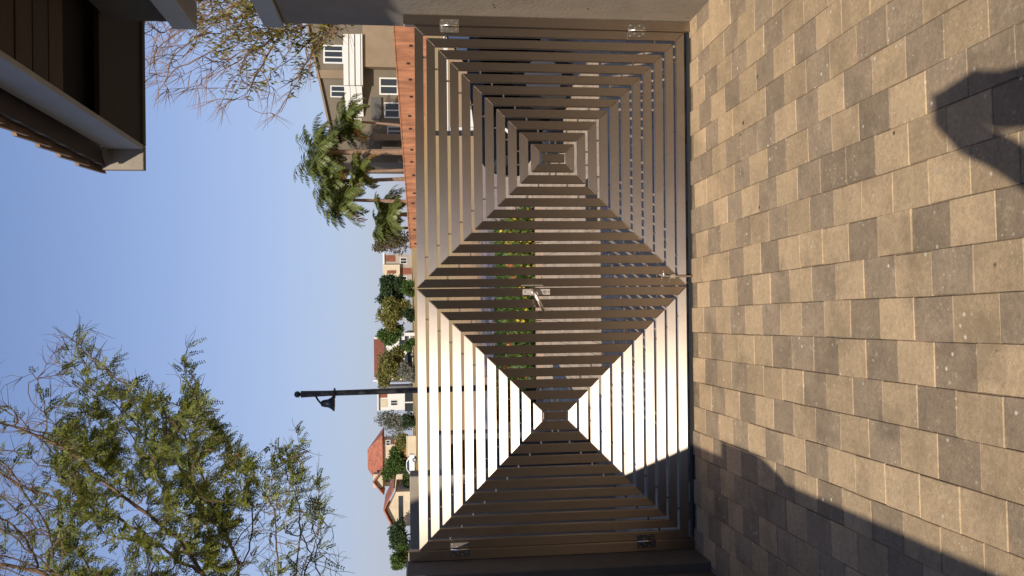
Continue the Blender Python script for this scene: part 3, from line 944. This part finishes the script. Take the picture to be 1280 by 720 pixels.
panel('porch_column', 468, 505, 170, 178, TANP, 1.3)
panel('porch_column', 478, 505, 186, 192, CREAM, 1.3)
panel('porch_soffit', 464, 477, 122, 150, DPLAST, .3)
for (x0, x1, y0, y1, bars) in ((404, 430, 56, 80, 2), (413, 432, 107, 122, 1), (474, 498, 97, 119, 1), (480, 500, 128, 148, 1), (484, 502, 158, 170, 1), (424, 452, 148, 160, 1)):
    a, b = q(x1, y1), q(x0, y0); bwin(T, a, b, Y - .04, WHITE, bars)
# balcony: white slats, front and return
for k in range(3):
    x0 = 430.5 + k * 7.4; x1 = x0 + 6.7
    a, b = q(x1, 111), q(x0, 48)
    mb = MB(); mb.box((a[0], Y - 1.6, a[1]), (b[0], Y - 1.5, b[1])); mb.build('balcony_slat', WHITE, T)
    a, b = q(x1 + 1.5, 146), q(x0 + 1.0, 111.5)
    mb = MB(); mb.hexa([(a[0], Y - .2, a[1] - .1), (b[0], Y - 1.5, a[1]), (b[0], Y - 1.4, a[1]), (a[0], Y - .1, a[1] - .1), (a[0], Y - .2, b[1] - .1), (b[0], Y - 1.5, b[1]), (b[0], Y - 1.4, b[1]), (a[0], Y - .1, b[1] - .1)]); mb.build('balcony_slat', WHITE, T)
a, b = q(454.5, 111), q(452.3, 48)
mb = MB(); mb.box((a[0], Y - 1.65, a[1]), (b[0], Y - .16, b[1])); mb.build('balcony_floor', WHITE, T)
fix(T)

# orange brick wall, panels between slim piers
A = at(497, 40, 60); B = at(514, 311, 78)
W = empty('brick_wall', (A.x, A.y, terr(A.y))); tag(W, 'long orange brick wall with dark weep holes below the palm trees', 'wall')
za, zb = at(493, 40, 60).z, at(513.5, 309, 78).z
N = 14
for k in range(-7, N):
    t0, t1 = k / N, (k + 1) / N
    # equal steps in the picture, so panels grow with distance a little
    s0, s1 = t0, t1
    p0, p1 = A.lerp(B, s0), A.lerp(B, s1)
    z0, z1 = za + (zb - za) * s0, za + (zb - za) * s1
    g0, g1 = terr(p0.y) - .15, terr(p1.y) - .15
    nrm = Vector((-(p1 - p0).y, (p1 - p0).x, 0)).normalized() * .25
    e = (p1 - p0).normalized() * .03
    mb = MB(); mb.hexa([(p0.x, p0.y, g0), (p1.x - e.x, p1.y - e.y, g1), (p1.x - e.x - nrm.x, p1.y - e.y - nrm.y, g1), (p0.x - nrm.x, p0.y - nrm.y, g0),
             (p0.x, p0.y, z0), (p1.x - e.x, p1.y - e.y, z1), (p1.x - e.x - nrm.x, p1.y - e.y - nrm.y, z1), (p0.x - nrm.x, p0.y - nrm.y, z0)]); mb.build('wall_panel', BRICKO, W)
    mb = MB(); mb.hexa([(p0.x + nrm.x * .2, p0.y + nrm.y * .2, z0 + .005), (p1.x - e.x + nrm.x * .2, p1.y - e.y + nrm.y * .2, z1 + .005), (p1.x - e.x - nrm.x * 1.2, p1.y - e.y - nrm.y * 1.2, z1 + .005), (p0.x - nrm.x * 1.2, p0.y - nrm.y * 1.2, z0 + .005),
             (p0.x + nrm.x * .2, p0.y + nrm.y * .2, z0 + .09), (p1.x - e.x + nrm.x * .2, p1.y - e.y + nrm.y * .2, z1 + .09), (p1.x - e.x - nrm.x * 1.2, p1.y - e.y - nrm.y * 1.2, z1 + .09), (p0.x - nrm.x * 1.2, p0.y - nrm.y * 1.2, z0 + .09)]); mb.build('coping', BRICKO, W)
    m0 = p0.lerp(p1, random.uniform(.3, .7)); zz = terr(m0.y) + random.uniform(.45, .6) * ((z0 + z1) / 2 - terr(m0.y))
    nn = nrm.normalized()
    for sg in (1,):
        f_ = (p1 - p0).normalized()
        c = Vector((m0.x, m0.y, 0)) + nn * .03 * sg
        mb = MB(); mb.box((-.07, -.03, -.05), (.07, .03, .17)); o = mb.build('weep_hole', RUBBER, W, c + Vector((0, 0, zz)), (0, 0, math.atan2(f_.y, f_.x)))
fix(W)

def house_box(name, label, x_eave, x_base, y0, y1, Y, m, depth=8, cat='house'):
    t = empty(name, (at(x_base, (y0 + y1) / 2, Y).x, Y, terr(Y))); tag(t, label, cat)
    a = at(x_eave, y1, Y); b = at(x_eave, y0, Y)
    g = terr(Y) - .15
    mb = MB(); mb.box((a.x, Y, g), (b.x, Y + depth, a.z)); mb.build('wall', m, t)
    return t, a.x, b.x, a.z, g
def wpx(t, x0, x1, y0, y1, Y, bars=1, frame=WHITE, glass=GLASS):
    a = at(x1, y1, Y); b = at(x0, y0, Y)
    bwin(t, (a.x, a.z), (b.x, b.z), Y - .03, frame, bars, glass=glass)
def bpx(t, name, x0, x1, y0, y1, Y, m, d0=-.3, d1=0):
    a = at(x1, y1, Y); b = at(x0, y0, Y)
    mb = MB(); mb.box((a.x, Y + d0, a.z), (b.x, Y + d1 - .003, b.z)); return mb.build(name, m, t)
# pale flat-roofed houses
Y = 150
t, xa, xb, ze, g = house_box('flat_house', 'pale stepped house with brown blinds beside the dark round tree', 481, 519, 318, 356, Y, GREYW)
bpx(t, 'parapet', 478.5, 481, 316, 358, Y, WHITE, -.3, 8)
bpx(t, 'upper_storey', 478.6, 500, 331, 352, Y, CREAM, -.9, 0)
wpx(t, 484, 495, 338, 342, Y - .9, 0, RUST, RUST); wpx(t, 480, 494, 319, 327, Y, 1, RUST, RUST)
wpx(t, 500, 509, 322, 330, Y); wpx(t, 500, 509, 345, 354, Y); bpx(t, 'door', 500, 518, 335, 343, Y, RUST, -.1, 0); fix(t)
t, xa, xb, ze, g = house_box('rust_roof_house', 'white house with a plain rust brown roof slope behind olive trees', 480, 519, 421, 478, 155, WHITE)
a = at(466.5, 474, 155); b = at(480, 424, 155); d_ = (a.z - b.z)
mb = MB(); mb.hexa([(a.x, 154.4, b.z), (b.x, 154.4, b.z), (b.x, 160, b.z + .02), (a.x, 160, b.z + .02), (a.x, 158.8, a.z), (b.x, 158.8, a.z), (b.x, 160, a.z), (a.x, 160, a.z)]); mb.build('roof', RUST, t)
bpx(t, 'gable_wall', 467.5, 480, 421, 423.6, 155, WHITE, -.1, 6); bpx(t, 'gable_wall', 471, 480, 475, 479, 155, WHITE, -.1, 6); bpx(t, 'chimney', 466, 470.5, 475.5, 477.5, 155, WHITE, 1, 2)
wpx(t, 488, 495, 440, 447, 155); wpx(t, 488, 495, 455, 463, 155); bpx(t, 'garage_opening', 499, 516, 452, 470, 155, GLASS, -.05, 0); bpx(t, 'garage_opening', 499, 516, 425, 438, 155, GLASS, -.05, 0); fix(t)
t, xa, xb, ze, g = house_box('white_house', 'small white house with dark carport openings right beside the street lamp', 473, 520, 487, 513, 150, WHITE)
bpx(t, 'roof', 471.5, 473.5, 485, 514, 150, WHITE, -.5, 8); bpx(t, 'gable_panel', 476, 484, 499, 509, 150, CREAM, -.08); bpx(t, 'recess', 474.5, 484, 489, 497, 150, RUST, -.06)
bpx(t, 'garage_opening', 506, 518, 491, 502, 150, GLASS, -.05); bpx(t, 'garage_opening', 506, 518, 504, 514, 150, GLASS, -.05); wpx(t, 488, 497, 500, 507, 150); fix(t)
# red tiled villa and its lower neighbour
Y = 140
t, xa, xb, ze, g = house_box('tiled_villa', 'double storey cream villa with stacked red tiled hip roofs', 479, 520, 556, 608, Y, CREAM)
a = at(479, 608, Y); b = at(479, 549, Y); top = at(457.5, 590, Y)
mb = MB(); hip(mb, a.x, b.x, Y, Y + 7, a.z + .02, (top.z - a.z) * .96, .7, .35); mb.build('roof', REDT, t)
a2 = at(479, 611, Y); b2 = at(479, 585, Y); tp = at(463, 598, Y)
mb = MB(); gable(mb, a2.x, b2.x, Y - 2.2, Y + 2, a2.z - .25, (tp.z - a2.z) * .8, .4); mb.build('roof', REDT, t)
bpx(t, 'dormer_wall', 467, 479, 590, 606, Y, CREAM, -1.8, 0)
bpx(t, 'lower_wing', 496, 520, 548, 578, Y, BRICKO, -2.0, 0); bpx(t, 'wing_roof', 493.5, 496, 546, 580, Y, REDT, -2.6, 0)
wpx(t, 482, 488, 550, 557, Y); wpx(t, 482, 490, 592, 602, Y, 0, RUST); bpx(t, 'door', 500, 518, 582, 592, Y, GLASS, -.06); fix(t)
Y = 122
t, xa, xb, ze, g = house_box('gabled_cottage', 'low cottage with one red tiled gable next to the double storey villa', 494.5, 520, 615, 658, Y, CREAM)
a = at(494.5, 660, Y); b = at(494.5, 611, Y); top = at(480.5, 634, Y)
mb = MB(); gable(mb, a.x, b.x, Y - .6, Y + 8, a.z + .03, (top.z - a.z) * .95, .3); mb.build('roof', REDT, t)
mb = MB(); mb.add([(xa, Y, ze + .01), (xb, Y, ze + .01), ((xa + xb) / 2, Y, ze + (top.z - a.z) * .85), (xa, Y + .2, ze + .01), (xb, Y + .2, ze + .01), ((xa + xb) / 2, Y + .2, ze + (top.z - a.z) * .85)], [(0, 1, 2), (5, 4, 3), (0, 3, 4, 1), (1, 4, 5, 2), (2, 5, 3, 0)]); mb.build('gable_wall', CREAM, t)
bpx(t, 'garage_opening', 498, 504, 620, 650, Y, GLASS, -.06); fix(t)
# low garden walls and street kerb in front of the houses
for (x0, x1, y0, y1, Y, m, lab) in ((508, 519, 395, 402, 128, WHITE, 'short white gate pillar wall among the olive trees'), (509, 518, 545, 570, 124, CREAM, 'low cream garden wall in front of the tiled villa'), (506, 517, 416, 420, 126, WHITE, 'single white gate pier beside the dark carport')):
    t = empty('garden_wall', (at(x1, (y0 + y1) / 2, Y).x, Y, terr(Y))); tag(t, lab, 'wall')
    a = at(x0, y1, Y); b = at(x0, y0, Y); g = terr(Y) - .12
    mb = MB(); mb.box((a.x, Y, g), (b.x, Y + .3, a.z - (.5 if x1 - x0 > 12 else 0))); mb.build('wall', m, t)
    mb = MB(); mb.box((a.x - .06, Y - .06, a.z - (.5 if x1 - x0 > 12 else 0) + .002), (b.x + .06, Y + .36, a.z - (.5 if x1 - x0 > 12 else 0) + .1)); mb.build('coping', m, t)
    fix(t)

# ------------------------------------------------------------------ distant planting
palm('tallest palm of the clump with arching fronds over the house corner', 402, 190, 83, 4.3, 44, 1, .1, .26)
palm('palm with a thin pale trunk growing against the tan house', 438, 152, 85, 3.3, 38, 2, -.5, .12)
palm('palm with yellowing fronds and a bare trunk in mid clump', 410, 226, 85, 3.8, 40, 3, .3, .16)
palm('palm with strongly drooping frond tips at the open side of the clump', 428, 250, 83, 3.6, 38, 4, -.2, .16)
palm('short palm low beside the shaggy trunk of the clump', 452, 214, 82, 2.5, 26, 5, .2, .14)
def cyc(*a, **k): return leafy(*a, **k)
palm('stemless low palm with long strap fronds beside the wispy brown shrub', 486, 268, 84, 3.3, 46, 6, 0, .2)
palm('low palm sprouting at the foot of the drooping palm', 480, 285, 86, 2.4, 30, 7, 0, .12)
leafy('wispy_shrub', 'wispy brownish shrub at the open end of the brick wall', 0, 0, 458, 510, 286, 320, 86, LEAFB, 420, .4, False, lobes=9)
leafy('round_tree', 'dense dark green round tree beside the pale stepped house', 0, 0, 474, 506, 341, 378, 136, LEAFD, 1500, .7)
leafy('olive_tree', 'broad yellow olive tree next to the dark round tree', 0, 0, 472, 512, 372, 412, 132, LEAFO, 1100, .7, lobes=14)
leafy('garden_tree', 'mid green loose tree between the olive trees and rust roof', 0, 0, 474, 502, 406, 432, 134, LEAFG, 500, .75)
leafy('olive_tree', 'yellow olive tree in front of the rust brown roof', 0, 0, 472, 506, 434, 484, 136, LEAFO, 1200, .7, lobes=14)
leafy('garden_shrub', 'grey green shrub under the olive tree by the carport', 0, 0, 498, 519, 452, 478, 125, LEAFY, 350, .5, False)
leafy('grey_tree', 'bare looking grey tree between the white house and tiled villa', 0, 0, 472, 512, 512, 545, 134, LEAFY, 420, .6, lobes=12)
leafy('green_tree', 'bright green round tree in front of the tiled villa', 0, 0, 476, 508, 562, 600, 128, LEAFG, 1300, .6)
leafy('dark_tree', 'dark tree beyond the low gabled cottage', 0, 0, 488, 516, 650, 690, 118, LEAFD, 800, .6)
leafy('small_tree', 'small pale green tree at the end of the shade-darkened wall', 0, 0, 489, 512, 684, 712, 100, LEAFG, 500, .5)
for k, (yy0, yy1, xx0, lab) in enumerate(((352, 372, 502, 'low green shrub at the foot of the dark round tree'), (384, 402, 503, 'low dark shrub under the broad olive tree'),
        (424, 440, 504, 'low green shrub in front of the rust roofed house'), (514, 536, 503, 'low dark shrub under the bare looking grey tree'), (588, 612, 504, 'low green shrub behind the white parked car'))):
    leafy('street_shrub', lab, 0, 0, xx0, 518, yy0, yy1, 121 + k, LEAFD if k % 2 else LEAFG, 320, .5, False, group='shrubs along the far street', lobes=8)
leafy('orange_shrub', 'low orange green shrub beside the grey tree', 0, 0, 494, 512, 540, 562, 126, LEAFO, 300, .5, False)

# ------------------------------------------------------------------ street lamp
LY = 14.2
b = at(600, 484.5, LY); bx = b.x
tp = at(372, 493, LY)
lamp = empty('street_lamp', (bx, LY, 0)); tag(lamp, 'black street lamp with a bell shaped shade on a curved bracket', 'street lamp')
top = Vector((tp.x, LY, tp.z)); bot = Vector((bx, LY, -.02))
def lp(t): return bot.lerp(top, t)
mb = MB(); mb.tube([lp(0), lp(.03), lp(.031), lp(.86), lp(.985)], [.085, .08, .052, .046, .056], 14); mb.build('pole', BLACK, lamp, smooth=False)
mb = MB(); mb.lathe(top - Vector((0, 0, .05)), [(.02, 0), (.05, .03), (.055, .06), (.04, .09), (.01, .105)], 12); mb.build('finial', BLACK, lamp, smooth=True)
cz = at(418, 490, LY); pc = bot.lerp(top, (cz.z) / top.z)
mb = MB(); mb.tube([pc - Vector((0, 0, .012)), pc + Vector((0, 0, .012))], .085, 14); mb.build('collar', BLACK, lamp)
sc = at(418, 504, LY); sc = Vector((sc.x, LY, sc.z))
mb = MB(); mb.lathe(sc, [(.135, 0), (.135, .012), (.10, .05), (.07, .10), (.062, .16), (.05, .205), (.02, .225)], 18); mb.build('lamp_shade', BLACK, lamp, smooth=True)
pa = bot.lerp(top, .925)
mb = MB(); mb.tube([pa, pa + Vector((-.045, 0, -.03)), sc + Vector((.05, 0, .26)), sc + Vector((.02, 0, .235)), sc + Vector((0, 0, .215))], .016, 8); mb.build('bracket', BLACK, lamp)
fix(lamp)

# ------------------------------------------------------------------ flower bed, kerb, bench, bollard, cars
mb = MB()
for k in range(7):
    x = -2.38 + k * .49
    kb = MB(); kb.box((x, 10.42, -.03), (x + .482, 10.52, .07)); o = kb.build('kerb_stone', PINKP, None, bevel=.006)
    if k == 0: kerb = empty('kerb', (-2.38, 10.42, 0)); tag(kerb, 'low row of pale kerb stones edging the flower bed', 'kerb')
    o.parent = kerb
fix(kerb)
sb = MB(); sb.box((-2.38, 10.53, -.03), (1.05, 14.3, .03))
tag(sb.build('flower_bed', mat('bed_soil', (.10, .065, .04), .95, nscale=6, namt=.3)), kind='structure')
def bed(name, label, cat, zones, m, n, L, hmax, W):
    V, Fc = [], []
    for _ in range(n):
        x0, x1, y0, y1 = zones[rng.integers(len(zones))]
        p = Vector((rng.uniform(x0, x1), rng.uniform(y0, y1), .03))
        h = rng.uniform(.3, 1) * hmax
        for q_ in range(3):
            d = (Vector((0, 0, 1)) + rv() * .8).normalized()
            leaf_quad(V, Fc, p + Vector((0, 0, h * rng.uniform(.2, .8))) + rv() * .05, d, rv(), L * rng.uniform(.6, 1.2), W)
    o = leaves_obj(V, Fc, name, m, None); tag(o, label, cat, kind='stuff')
bed('bedding_plants', 'low green bedding plants filling the flower bed', 'plants', [(-1.9, 1.0, 10.6, 14.2)], LEAFG, 7000, .12, .22, .016)
bed('yellow_flowers', 'yellow flowers scattered over the bed', 'flowers', [(.35, .98, 10.6, 12.6), (.35, .98, 10.6, 12.6), (-.6, .98, 10.58, 10.75)], FLY, 230, .06, .34, .022)
bed('orange_flowers', 'orange flowers scattered over the bed', 'flowers', [(-1.8, -.45, 10.6, 12.6), (.1, .4, 11, 12)], FLO, 380, .06, .30, .022)
# dark shrub added where shade lies left of the bed, behind the low wall
leafy('shade_fill_shrub', 'dark shrub standing in for shade beside the lamp foot seen through the glaring rails', 0, 0, 620, 690, 488, 530, 11.5, LEAFD, 500, .12, False)
# bench
BY = 17.5
a = at(600, 112, BY); bq = at(600, 45, BY)
bn = empty('garden_bench', (a.x, BY, 0)); tag(bn, 'white garden bench outside the gate, in front of the brick wall', 'bench')
zs = at(596, 80, BY).z; zt = at(557, 110, BY).z
x0, x1 = at(596, 160, BY).x, at(596, 35, BY).x
for k in range(3):
    mb = MB(); mb.box((x0, BY - .02 + k * .13, zs - .03), (x1, BY + .09 + k * .13, zs + .03)); mb.build('seat_slat', WHITE, bn, bevel=.005)
mb = MB(); mb.box((x0, BY + .42, zt - .07), (x1, BY + .46, zt + .02)); mb.build('back_rail', WHITE, bn, bevel=.005)
for xx in (x0 + .02, x1 - .1):
    mb = MB(); mb.box((xx, BY - .01, -.02), (xx + .08, BY + .07, zs - .032)); mb.box((xx, BY + .465, -.02), (xx + .08, BY + .53, zt)); mb.build('leg', WHITE, bn, bevel=.004)
    mb = MB(); mb.box((xx, BY - .01, zs + .032), (xx + .30 * (1 if xx < x0 + .1 else -.0) + .06, BY + .05, zs + .30)); mb.build('arm_panel', WHITE, bn, bevel=.004)
fix(bn)
bo = at(592, 167, 17.2)
mb = MB(); mb.lathe((bo.x, 17.2, -.02), [(.07, 0), (.07, .05), (.05, .06), (.05, 1.15), (.065, 1.16), (.065, 1.22), (.03, 1.26)], 14)
tag(mb.build('bollard', BLACK), 'slim black bollard standing at the end of the white bench', 'bollard')
mb = MB(); mb.box((.52, 7.15, -.004), (.98, 7.60, .012)); 
for k in range(6): mb.box((.54, 7.18 + k * .07, .012), (.96, 7.21 + k * .07, .018))
tag(mb.build('drain_grate', RUBBER), 'black drain grate in the paving just outside the gate', 'drain grate')

def car(name, label, loc, rz, paint, Lc=4.0, Wc=1.7, roof=1.45, hood=.93, group=None):
    t = empty(name, loc, rz); tag(t, label, 'car', group)
    # side profile (x along the car, nose at x=0)
    pr = [(.05, .30), (0, .55), (.06, .72), (.25, .84), (1.30, hood + .02), (1.95, roof - .04), (2.35, roof), (3.05, roof - .02), (3.65, 1.02), (Lc - .06, .92), (Lc, .6), (Lc - .08, .30)]
    mb = MB(); n = len(pr)
    def inset(z): return 0 if z < .9 else .10 * (z - .9) / .5 + .03
    nose = lambda x: .10 * max(0, 1 - x / .5) + .06 * max(0, 1 - (Lc - x) / .4)
    v = []
    for s in (-1, 1):
        for x, z in pr: v.append((x, s * (Wc / 2 - inset(z) * 1.0 - nose(x)), z))
    f = [tuple(range(n))[::-1], tuple(n + k for k in range(n))]
    for k in range(n): f.append((k, (k + 1) % n, n + (k + 1) % n, n + k))
    mb.add(v, f)
    body = mb.build('body', paint, t, bevel=.03)
    for s in (-1, 1):
        w = MB(); yo = s * (Wc / 2 - .045); e = s * .012
        poly = [(1.47, .98), (2.02, roof - .09), (2.95, roof - .08), (3.45, 1.02)]
        ys = [s * (Wc / 2 - inset(z) + .004) for x, z in poly]
        w.add([(x, y, z) for (x, z), y in zip(poly, ys)] + [(x, y - s * .02, z) for (x, z), y in zip(poly, ys)], [(0, 1, 2, 3), (7, 6, 5, 4), (0, 4, 5, 1), (1, 5, 6, 2), (2, 6, 7, 3), (3, 7, 4, 0)])
        w.build('side_window', GLASS, t)
        h = MB(); h.hexa([(.03, s * .5, .60), (.03, s * .72, .60), (.20, s * .79, .62), (.2, s * .5, .62), (.10, s * .5, .735), (.12, s * .70, .735), (.30, s * .775, .78), (.28, s * .5, .82)]); h.build('headlight', LENS, t, bevel=.008)
        h = MB(); h.box((Lc - .10, s * .60 - .12, .68), (Lc + .005, s * .60 + .12, .86)); h.build('tail_light', REDL, t, bevel=.01)
        h = MB(); h.box((1.50, s * (Wc / 2 + .02) - .07, .95), (1.62, s * (Wc / 2 + .02) + .07, 1.08)); h.build('mirror', paint, t, bevel=.02)
        for xw in (.72, Lc - .75):
            yw = s * (Wc / 2 - .10)
            wm = MB(); wm.tube([(xw, yw - .10, .30), (xw, yw + .115, .30)], .30, 22)
            ty = wm.build('wheel', RUBBER, t, bevel=0)
            rm = MB(); rm.tube([(xw, yw + s * .105 - .012, .30), (xw, yw + s * .105 + .022, .30)], .19, 18); rm.build('rim', SCREW, ty)
    ws = MB(); ws.add([(1.35, -.62, hood + .035), (1.35, .62, hood + .035), (1.92, .55, roof - .05), (1.92, -.55, roof - .05), (1.39, -.62, hood + .01), (1.39, .62, hood + .01), (1.96, .55, roof - .08), (1.96, -.55, roof - .08)],
                      [(0, 1, 2, 3), (7, 6, 5, 4), (0, 4, 5, 1), (1, 5, 6, 2), (2, 6, 7, 3), (3, 7, 4, 0)])
    for i, p in enumerate(ws.v): ws.v[i] = (p[0] - .012, p[1], p[2] + .012)
    ws.build('windscreen', GLASS, t)
    gr = MB(); gr.box((-.005, -.42, .58), (.10, .42, .70)); gr.build('grille', RUBBER, t)
    bp2 = MB(); bp2.box((.0, -.72, .34), (.10, .72, .50)); bp2.build('bumper', paint, t, bevel=.02)
    return t
car('parked_car', 'black parked car whose bonnet shows through the brown gate leaf', (1.32, 9.05, 0), math.radians(2), CARB)
def far_car(x, y, Y, rz, paint, label):
    p = at(x, y, Y); car('parked_car', label, (p.x, Y, terr(Y) - .08), rz, paint)
far_car(515, 426, 132, math.radians(80), CARS, 'silver car parked facing the field beside the white gate pier')
far_car(515, 470, 131, math.radians(10), CARB, 'dark car parked at the carport under the olive tree')
far_car(512, 604, 117, math.radians(5), CARW, 'white car parked in front of the bright green round tree')
print('triangles', sum(len(o.data.polygons) for o in bpy.data.objects if o.type == 'MESH'))
